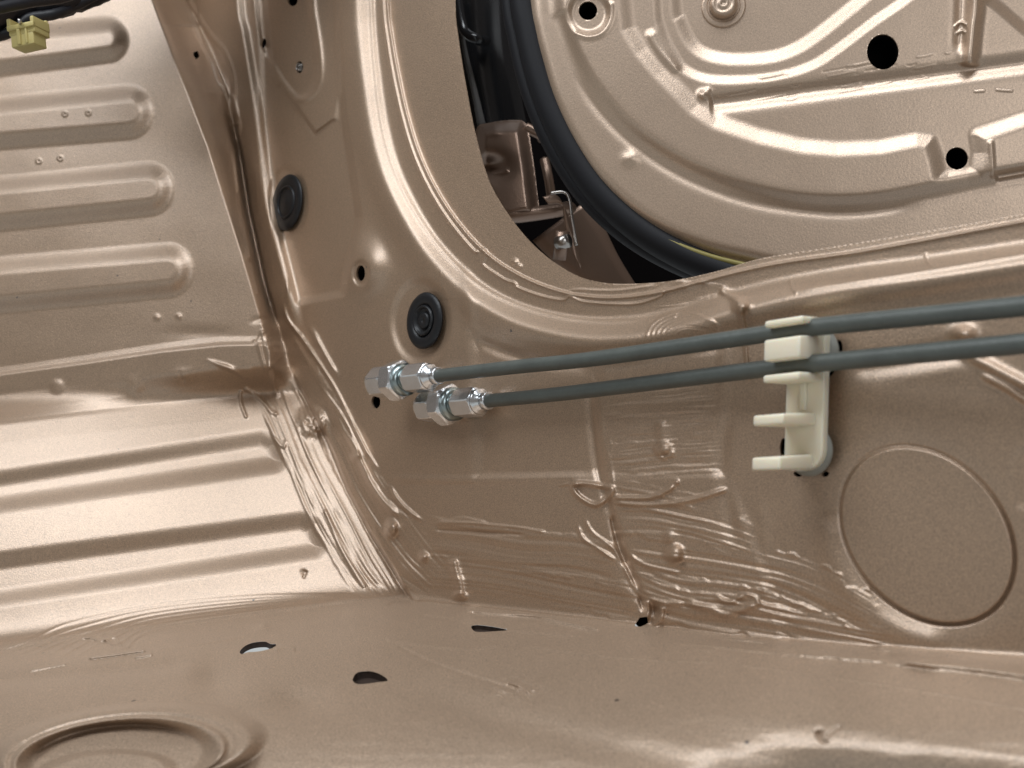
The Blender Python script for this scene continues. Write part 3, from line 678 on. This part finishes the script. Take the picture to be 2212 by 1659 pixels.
# ================================================================== DOOR
door = thing('door_root', 'champagne inner door panel', 'door', onD(1700, 250))
FD = Field(axis(1040, 1040, 2222, 2960, STEP, 8), axis(-200, -10, 640, 760, STEP, 8)); X2, Y2 = FD.X, FD.Y
DED = [(1128, -230), (1134, 0), (1145, 75), (1162, 140), (1185, 215), (1225, 300), (1280, 385), (1350, 455), (1430, 508), (1520, 545), (1600, 566), (1700, 585), (1900, 600), (2480, 560), (3000, 500)]
FD.h += .4 * fbm(X2 / 200, Y2 / 200, 61, 3)
wd, d, a, tot = FD.dist(spline(DED), 60); FD.h[wd] += -5 * (1 - sstep(0, 40, -d)) ** 2          # rounded outer edge
# inside the first groove the sheet steps forward, then the strip recesses
G1 = [(1190, -230), (1200, 0), (1212, 40), (1240, 115), (1278, 185), (1340, 262), (1400, 312), (1475, 358), (1560, 394), (1640, 418), (1720, 434), (1808, 440), (1900, 434), (2010, 414), (2145, 386), (2212, 374), (2480, 330)]
wd, d, a, tot = FD.dist(spline(G1), 40)
FD.h[wd] += -1.2 * np.exp(-(d / 16) ** 2)
wd, d, a, tot = FD.dist(spline(G1), 500); FD.h[wd] += 5.5 * sstep(-22, 24, -d)
G1b = [(1235, 150), (1290, 235), (1370, 315), (1475, 383), (1600, 432), (1720, 455), (1850, 462), (2000, 440)]
FD.ridge(G1b, -1.0, 10, fade=90)
# recessed field bounded by the bright ridge
REC = [(1360, -260), (1350, 0), (1356, 60), (1385, 108), (1425, 155), (1470, 200), (1500, 232), (1545, 262), (1640, 294), (1730, 315), (1808, 322), (1900, 318), (1980, 302), (2010, 306), (2022, 340), (2030, 378), (2048, 382),
       (2090, 378), (2112, 372), (2118, 330), (2112, 292), (2212, 258), (2480, 190), (2480, -260)]
FD.plateau([(x_, y_) for x_, y_ in REC], -4.2, 46, smooth=False)
FD.ridge([(2145, 382), (2212, 370), (2300, 352), (2440, 325)], -3.0, 9, fade=12)
FD.ridge([(2140, 300), (2143, 345), (2145, 388)], 1.2, 6, fade=10)
# cross groove: upper wall dark, lower wall bright
FD.ridge([(1530, 224), (1600, 216), (1720, 200), (1875, 180), (2060, 156), (2212, 136), (2480, 98)], -3.4, 17, fade=12)
FD.bump(1518, 205, 10, 10, 3)
# bowl with its double edge
BOWL = [(1455, -260), (1460, 0), (1470, 45), (1490, 88), (1515, 112), (1550, 124), (1600, 128), (1670, 122), (1725, 102), (1775, 68), (1835, 20), (1860, 0), (1950, -80), (2130, -260)]
FD.plateau(BOWL, -3.2, 36)
FD.plateau([(1415, -260), (1420, 0), (1430, 65), (1455, 118), (1480, 150), (1530, 170), (1610, 172), (1690, 162), (1760, 138), (1820, 98), (1890, 45), (1955, 0), (2060, -80), (2250, -260)], -2.5, 28)
FD.ridge([(1400, 60), (1425, 110), (1470, 160)], 1.6, 10, fade=20)
# vertical pressing and corner rib at the right
FD.ridge([(2112, -200), (2108, 0), (2102, 60), (2094, 146)], 5, 14, fade=10); FD.ridge([(2080, -200), (2076, 0), (2072, 120)], -2.0, 12, fade=30)
FD.plateau([(2125, -230), (2140, 0), (2212, 62), (2460, 250), (2480, -260)], -6, 30, smooth=False)
FD.disc(1272, 28, 42, 44, -3.5, 20); FD.ridge([(1240, 70), (1270, 78), (1300, 70), (1318, 40), (1320, 0)], 1.2, 6, fade=10)
for k in range(26):
    x_ = 1560 + 560 * _tab[k, 3]; y_ = 200 - (x_ - 1525) * .13 + (_tab[k, 5] - .35) * 60; l_ = 20 + 60 * _tab[k, 6]
    FD.ridge([(x_, y_), (x_ + l_ * .5, y_ - l_ * .13 + 3), (x_ + l_, y_ - l_ * .2)], .30 * (1 if k % 2 else -1), 1.8, fade=6)
FD.bump(1362, 342, 16, 14, 1.6); FD.bump(1530, 195, 6, 6, 1.0); FD.ridge([(2060, 60), (2075, 48), (2088, 54)], 1.2, 3, fade=3); FD.ridge([(2064, 74), (2078, 66), (2086, 72)], 1, 3, fade=3)
FD.ridge([(2103, 198), (2130, 196)], .6, 2, fade=4); FD.ridge([(2150, 194), (2190, 197)], .6, 2, fade=4)
holesD = [(1270, 23, 20, 20, 0), (1907, 112, 34, 38, 0), (2067, 342, 24, 24, 0)]
R2 = rayv(X2, Y2); qD = (R2 @ nD) / (cD + FD.h * .001)
dpoly = list(spline(DED)) + [(3000, -400), (1128, -400)]
sd = -poly_sdf_grid(FD, dpoly, 30)
XS2, YS2, ins2 = snap_cut(FD, [sd] + [ellipse_sdf(X2, Y2, *h_) for h_ in holesD], STEP)
P2 = toworld(rayv(XS2, YS2) / qD[..., None])
ok2 = ~(ins2[:-1, :-1] | ins2[1:, :-1] | ins2[:-1, 1:] | ins2[1:, 1:])
mesh_from_grid('inner_panel', P2, ok2, door, DOORPAINT)
def surfD(x, y):
    j = int(np.searchsorted(FD.ys, y)); k = int(np.searchsorted(FD.xs, x)); return rayv(x, y) / qD[j, k]
for h_ in holesD: rim(h_[0], h_[1], h_[2], h_[3], 0, surfD, nD, door, 1.6)
# door seal, a soft tube along the edge, and a thin lighter edge of the skin below it
SEAL = [(1104, -230), (1108, 0), (1122, 90), (1142, 175), (1172, 260), (1215, 345), (1270, 425), (1340, 492), (1420, 545), (1520, 590), (1640, 622), (1900, 650)]
sweep('door_seal', [onD(x_ + 26, y_ - 10, -12) for x_, y_ in SEAL], 9.0, SEALRUB, door, seg=28, flat=1.25)
sweep('seal_lip', [onD(x_ - 2, y_ + 2, -18) for x_, y_ in SEAL], 6, SEALRUB, door, seg=20, flat=1.4)
sweep('skin_edge', [onD(x_ - 2, y_ + 4, -3) for x_, y_ in spline(DED)[::6] if x_ > 1400], 1.7, mat('pale_yellow_edge_wax', (.24, .20, .06), .5, .2), door, seg=10, n=3)
# weld stud with washer
sp = surfD(1563, 14) - nD * .0005
lathe('stud_washer', sp, nD, [(0, 12.4), (.8, 12.4), (1.5, 11.8), (1.6, 9.5), (1.0, 9.2)], DOORPAINT, door, bevel=.0002)
st = lathe('weld_stud', sp, nD, [(.5, 8.2), (3.5, 7.6), (5.2, 6.9), (6, 6.0), (6.2, 5.2), (5.6, 4.9), (5.6, 3.1), (6.2, 2.8), (6.2, 1.5), (5.4, 1.2)], DOORPAINT, door)

# ================================================================== THINGS IN THE DARK GAP
def OG(x, y, d): return rayv(x, y) * d
trimt = thing('black_trim', 'glossy black trim strip with a grey edge in the dark gap beside the door', 'trim', OG(1040, 150, .74))
def ribbon(name, left, right, d, thick, material, parent, bulge=.004):
    Ls = spline(left, n=5); Rs = spline(right, n=5); n = min(len(Ls), len(Rs)); V = []; Fc = []
    cols = 6
    for i in range(n):
        for k in range(cols):
            t = k / (cols - 1); x_, y_ = Ls[i] * (1 - t) + Rs[i] * t
            V.append(OG(x_, y_, d - bulge * math.sin(math.pi * t)))
        for k in range(cols):
            t = k / (cols - 1); x_, y_ = Ls[i] * (1 - t) + Rs[i] * t
            V.append(OG(x_, y_, d + thick))
    W_ = 2 * cols
    for i in range(n - 1):
        for k in range(cols - 1):
            Fc.append((i * W_ + k, i * W_ + k + 1, (i + 1) * W_ + k + 1, (i + 1) * W_ + k))
            Fc.append((i * W_ + cols + k, (i + 1) * W_ + cols + k, (i + 1) * W_ + cols + k + 1, i * W_ + cols + k + 1))
        Fc.append((i * W_, (i + 1) * W_, (i + 1) * W_ + cols, i * W_ + cols))
        Fc.append((i * W_ + cols - 1, i * W_ + 2 * cols - 1, (i + 1) * W_ + 2 * cols - 1, (i + 1) * W_ + cols - 1))
    for e in (0, n - 1):
        Fc.append(tuple([e * W_ + k for k in range(cols)] + [e * W_ + cols + k for k in reversed(range(cols))]))
    return pymesh(name, V, Fc, material, parent)
ribbon('trim_body', [(960, -200), (975, 60), (1000, 200), (1020, 330)], [(1100, -200), (1105, 60), (1125, 200), (1150, 330)], .76, .02, TRIM, trimt)
ribbon('grey_edge', [(993, 60), (1003, 130), (1018, 200), (1032, 280)], [(1000, 62), (1012, 120), (1030, 190), (1052, 280)], .745, .004, GREYSTRIP, trimt, .001)
sweep('black_moulding', [OG(985, -30, .74), OG(1000, 60, .735), OG(1030, 85, .73), OG(1050, 88, .75)], 3.5, TRIM, trimt)
# dark liner sheet added behind the gap to stand in for its shade
backing = thing('gap_backing', 'added black liner deep inside the gap between body and door', 'backing', OG(1300, 400, .95))
pymesh('backing_sheet', [OG(x_, y_, .95 + dz_) for dz_ in (0, .01) for x_, y_ in ((700, -400), (2500, -400), (2500, 900), (700, 900))],
       [(0, 1, 2, 3), (4, 5, 6, 7), (0, 1, 5, 4), (1, 2, 6, 5), (2, 3, 7, 6), (3, 0, 4, 7)], CAV, backing, smooth=False)
# pressed bracket
FB = Field(np.arange(1000, 1170, 2.5), np.arange(255, 520, 2.5))
br = thing('door_check_bracket', 'dark brown pressed metal bracket with a dented side inside the gap', 'bracket', OG(1090, 380, .70))
bo = [(1030, 284), (1060, 268), (1110, 262), (1135, 272), (1148, 340), (1156, 400), (1160, 460), (1130, 474), (1085, 478), (1060, 450), (1030, 380)]
sd = poly_sdf_grid(FB, spline(bo, True, 5), 40); FB.h += 12 * sstep(-4, 26, sd)
FB.bump(1054, 360, 36, 24, -15); FB.ridge([(1060, 375), (1085, 372), (1100, 365)], 2.5, 5, fade=6); FB.bump(1064, 280, 16, 10, 3)
nK = unit([-.45, .25, -.85]); cK = float(nK @ OG(1090, 380, .70))
qK = (rayv(FB.X, FB.Y) @ nK) / (cK + FB.h * .001 - .006)
xs_, ys_, inK = snap_cut(FB, [-(sd + 3)], 2.5)
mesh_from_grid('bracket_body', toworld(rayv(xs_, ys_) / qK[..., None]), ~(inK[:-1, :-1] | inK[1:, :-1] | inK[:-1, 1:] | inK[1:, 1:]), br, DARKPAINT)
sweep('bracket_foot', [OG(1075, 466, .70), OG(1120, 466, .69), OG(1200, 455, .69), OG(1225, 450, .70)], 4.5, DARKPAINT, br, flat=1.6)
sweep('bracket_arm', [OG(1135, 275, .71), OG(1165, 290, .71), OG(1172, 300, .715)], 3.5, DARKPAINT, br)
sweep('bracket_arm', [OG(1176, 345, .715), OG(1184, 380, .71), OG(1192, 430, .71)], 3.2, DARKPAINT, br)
hk = thing('hinge_hook', 'hook shaped brown hinge arm with a bright edge below the bracket', 'hinge', OG(1225, 450, .66))
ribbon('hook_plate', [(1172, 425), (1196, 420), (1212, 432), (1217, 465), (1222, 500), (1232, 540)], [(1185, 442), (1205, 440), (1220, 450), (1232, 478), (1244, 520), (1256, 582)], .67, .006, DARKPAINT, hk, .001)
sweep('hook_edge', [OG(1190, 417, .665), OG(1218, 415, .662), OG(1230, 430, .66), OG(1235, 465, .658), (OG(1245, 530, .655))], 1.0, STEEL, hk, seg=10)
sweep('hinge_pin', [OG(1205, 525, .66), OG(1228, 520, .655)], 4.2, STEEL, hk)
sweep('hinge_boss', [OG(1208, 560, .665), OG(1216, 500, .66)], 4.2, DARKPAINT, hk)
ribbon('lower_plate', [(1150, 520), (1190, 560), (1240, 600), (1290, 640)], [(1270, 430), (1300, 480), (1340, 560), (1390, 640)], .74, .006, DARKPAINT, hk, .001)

# ================================================================== TUBES WITH FITTINGS
def tube_run(pts, dia, label, s_extra=0.):
    P = [rayv(x_, y_) * d_ for x_, y_, d_ in pts]
    ax = unit(P[0] - P[1])
    g = 'steel fluid tubes with union fittings'
    T = thing('coolant_tube', label, 'tube', P[0], g)
    sweep('tube', [P[0] - ax * .004 * -1] + P, dia / 2, TUBE, T, seg=32)
    o = P[0]
    def S(n_, prof, m_, **k): return lathe(n_, o, ax, prof, m_, T, **k)
    S('ferrule', [(-2.2, dia / 2 + .2), (-2.2, dia / 2 + 1.0), (-1.9, dia / 2 + 1.25), (1.8, dia / 2 + 1.3), (2.0, dia / 2 + .7)], ZINC)
    S('ferrule', [(2.0, dia / 2 + .5), (2.4, dia / 2 + 1.3), (4.6, dia / 2 + 1.6), (5.2, dia / 2 + 3.2), (6.6, dia / 2 + 3.8)], ZINC)
    hexnut('tube_nut', o, ax, 6.2, 25.5, 15.4, ZINC, T, rot=.35, ch=2.4)
    S('neck', [(25.0, 7.0), (26.2, 6.2), (28.5, 6.2), (29.2, 6.8), (30.0, 6.8)], ZDARK)
    S('union_collar', [(28.8, 6.5), (29.2, 9.6), (30.2, 9.2), (31.6, 9.4), (32.4, 9.4)], ZDARK)
    hexnut('union_body', o, ax, 31.8, 43.0, 21.4, ZINC, T, rot=.85, ch=2.0)
    hexnut('end_nut', o, ax, 42.5, 60, 17.0, ZINC, T, rot=.30, ch=3.4)
    return T, ax
d1 = [(944, 812, .612), (1120, 792, .562), (1300, 773, .518), (1700, 715, .445), (1800, 702, .430), (2212, 661, .372), (2480, 628, .342), (3000, 562, .296)]
d2 = [(1052, 866, .596), (1200, 852, .553), (1400, 828, .506), (1650, 797, .456), (1780, 783, .434), (2212, 742, .372), (2480, 712, .342), (3000, 655, .296)]
t1, ax1 = tube_run(d1, 7.4, 'upper dark green-grey tube ending in the zinc fitting nearer the round black plug')
t2, ax2 = tube_run(d2, 7.4, 'lower dark green-grey tube whose zinc fitting overlaps in front of the other fitting')

# ================================================================== CLIP
vB = unit(np.array([0, 1., 0]) - nB * nB[1]); tB = unit(np.cross(vB, nB)); tB = tB if tB[0] > 0 else -tB
tw = unit(tB + vB * .02)
ax_c = (tw, vB, nB)
co = onB(1776, 880)
clip = thing('tube_clip', 'cream plastic clip with fingers holding the two dark tubes to the side panel', 'clip', co)
def solve(x, y, hmm):                          # local clip coordinates of a grid point lying hmm above the panel
    p = onB(x, y, hmm) - co; return float(p @ tw) * 1000, float(p @ vB) * 1000, hmm
def fr(x, y, h): return solve(x, y, h)[:2]
# backbone plate 14..18 mm above the panel
hb0, hb1 = 6.0, 10.0
q = [fr(1696, 690, hb1), fr(1781, 672, hb1), fr(1781, 985, hb1)]
xr = q[1][0]; xl = fr(1697, 850, hb1)[0]; yt = q[0][1]; ybm = fr(1750, 1018, hb1)[1]
rr = 9.0
outl = [(xl, yt), (xr, yt)] + [(xr - rr + rr * math.cos(t), ybm + rr - rr * math.sin(t)) for t in np.linspace(0, math.pi / 2, 8)] + [(xl, ybm)]
prism('backbone', co, ax_c, outl, hb0, hb1, CREAM, clip, .5)
box('rib', co, ax_c, (xl + (xr - xl) * .40, fr(1700, 885, hb1)[1], hb1 - .5), (xl + (xr - xl) * .56, fr(1700, 812, hb1)[1], hb1 + 1.0), CREAM, clip, .3)
def finger(y_tip, h_tip, th, xa=0.0, xb_=1.0, name='finger', skew=0.):
    """arm standing off the backbone towards the viewer; y_tip is where its lower front edge shows"""
    x0 = xl + (xr - xl) * xa; x1 = xl + (xr - xl) * xb_
    y0 = fr(1697, y_tip, h_tip)[1]
    V = []
    for z, k in ((hb1 - .5, 0), (h_tip, 1)):
        for yy in (y0, y0 + th * (1 if k == 0 else .82)):
            for xx in (x0 + skew * k, x1 - skew * .3 * k): V.append(co + .001 * (tw * xx + vB * (yy + .07 * (xx - x0)) + nB * z))
    pymesh(name, V, [(0, 1, 3, 2), (4, 5, 7, 6), (0, 1, 5, 4), (2, 3, 7, 6), (0, 2, 6, 4), (1, 3, 7, 5)], CREAM, clip, bevel=.0010)
finger(705, 27, 3.4, .0, 1.0)
finger(779, 27, 10.6, .0, .95, 'block')
finger(826, 27, 3.7, .0, .95)
finger(922, 33, 5.2, .0, .8)
finger(1021, 33, 6.4, .0, .75)
prism('web', co, ax_c, [(xl, ybm), (xr - 6, ybm), (xr - 9, ybm + 4.5), (xl, ybm + 6)], hb1 - .5, hb1 + 6, CREAM, clip, .6)
for (x_, y_, rx_, ry_) in ((1768, 762, 0, 0), (1755, 972, 0, 0)):
    p = onB(x_, y_, 0)
    lathe('base_washer', p, nB, [(1.4, 10.0), (1.8, 10.9), (3.0, 11.2), (5.0, 10.2), (6.5, 7.5)], GREYNYL, clip, bevel=.0003)

# ================================================================== PLUGS
def plug(x, y, r, label, inner):
    p = onB(x, y, .4 if inner else -2.0); T = thing('rubber_plug', label, 'plug', p, 'black rubber plugs in the side panel')
    if inner:
        lathe('flange', p, nB, [(0, r), (1.0, r + .2), (1.7, r - .4), (2.2, r - 2.2), (2.3, r * .66), (1.6, r * .60), (.6, r * .56)], RUBBER, T)
        lathe('rim', p, nB, [(.2, r * .58), (2.6, r * .53), (3.0, r * .49), (2.6, r * .45), (-.8, r * .42)], RUBBER, T)
        lathe('centre_nub', p, nB, [(-1, r * .31), (1.6, r * .30), (2.2, r * .24), (2.2, r * .06), (1.8, r * .04)], RUBBER, T)
    else:
        lathe('flange', p, nB, [(0, r), (.9, r + .1), (1.6, r - .6), (2.0, r * .70), (1.7, r * .60)], RUBBER, T)
        lathe('rim', p, nB, [(.4, r * .62), (2.6, r * .58), (2.9, r * .545), (2.4, r * .52), (.8, r * .50)], RUBBER, T)
        lathe('centre_cap', p, nB, [(0, r * .49), (1.5, r * .47), (2.0, r * .42), (2.15, r * .05), (2.3, r * .02)], RUBBER, T)
    return T
plug(622, 438, 20.6, 'black rubber plug with a flat wide centre beside the narrow pillar flange', False)
plug(919, 693, 17.2, 'black rubber plug with a raised centre nub just above the two zinc fittings', True)

# ================================================================== CONNECTOR AND HARNESS
yc = rayv(52, 66) * .60
aU = (unit(np.cross([0, 1, 0], -nU)), None, nU); r_ = unit(np.array([1, .12, -.25])); u_ = unit(np.array([-.16, 1, .05])); u_ = unit(u_ - r_ * (u_ @ r_)); n_ = -np.cross(r_, u_)
n_ = n_ if n_[2] < 0 else -n_
con = thing('cable_connector', 'yellow plastic cable connector hanging from the black wiring harness', 'connector', yc)
axc = (r_, u_, n_)
def CB(n, lo, hi, b=.5, m=YELLOW): return box(n, yc, axc, lo, hi, m, con, b)
CB('housing', (-7.5, -9.0, -9), (7.0, -2.0, 2)); CB('housing_back', (-8.2, -2.5, -11), (8.2, 1.0, 2.2))
CB('wall', (-8.6, .5, -11), (-6.4, 7.2, 3)); CB('wall', (6.4, .5, -11), (8.6, 6.0, 3)); CB('wall', (-8, .5, -11), (8, 7.5, -9)); CB('lip', (-8.6, .2, 1.2), (8.6, 3.0, 3.4))
CB('latch', (-3.0, -8.5, 1.5), (-.8, 1.0, 3.2)); CB('latch', (2.2, -8.5, 1.5), (3.6, 1.0, 3.0))
CB('tooth', (-1.8, 2.0, -9), (1.6, 6.6, -5)); sweep('terminal', [yc + .001 * (r_ * 0 + u_ * 3 + n_ * 2), yc + .001 * (r_ * 2.0 + u_ * 3.4 + n_ * 6)], 1.0, STEEL, con, seg=10)
har = thing('wiring_harness', 'black taped wiring harness running across the top left corner', 'wiring harness', rayv(60, 0) * .64)
sweep('taped_bundle', [rayv(-300, 70) * .56, rayv(-120, 42) * .60, rayv(20, 4) * .65, rayv(110, -8) * .67, rayv(200, -36) * .70, rayv(330, -100) * .72], 13, TAPE, har, seg=30, rough=.16)
sweep('added_shade_bundle', [rayv(-300, -330) * .66, rayv(0, -345) * .70, rayv(200, -340) * .73, rayv(360, -330) * .75, rayv(540, -315) * .75, rayv(720, -340) * .72, rayv(900, -420) * .70], 40, TAPE, har, seg=30, rough=.1)  # unseen bundle added above the view to shade the pillar corner
sweep('loose_wire', [rayv(-60, 92) * .62, rayv(20, 70) * .64, rayv(60, 40) * .65, rayv(120, 30) * .66, rayv(170, 8) * .68, rayv(300, -60) * .70], 3.2, TAPE, har, seg=14, rough=.1)
sweep('loose_wire', [rayv(-60, 30) * .58, rayv(60, 5) * .61, rayv(150, -10) * .64, rayv(260, -60) * .68], 3.2, TAPE, har, seg=14)

# pieces bolted or welded to the car become its parts: the main mesh is the part, the rest its sub-parts
def fold(root, main_name, new_name, label=None):
    bpy.context.view_layer.update()
    kids = list(root.children); main = [k for k in kids if k.name.split('.')[0] == main_name][0]
    def to(o, p):
        m = o.matrix_world.copy(); o.parent = p; o.matrix_parent_inverse = p.matrix_world.inverted(); o.matrix_world = m
        bpy.context.view_layer.update()
    to(main, body); main.name = new_name
    if label: main['label'] = label
    for k in kids:
        if k is not main: to(k, main)
    bpy.data.objects.remove(root)
fold(door, 'inner_panel', 'door', 'champagne inner door panel with curved pressings, round holes and a black seal')
fold(trimt, 'trim_body', 'black_trim', 'glossy black trim strip with a grey edge')
fold(backing, 'backing_sheet', 'dark_gap_backing', 'black liner standing in for shade deep in the gap')
fold(br, 'bracket_body', 'bracket', 'dark brown dented metal bracket')
fold(hk, 'hook_plate', 'hinge', 'hook shaped brown hinge arm with a bright edge')
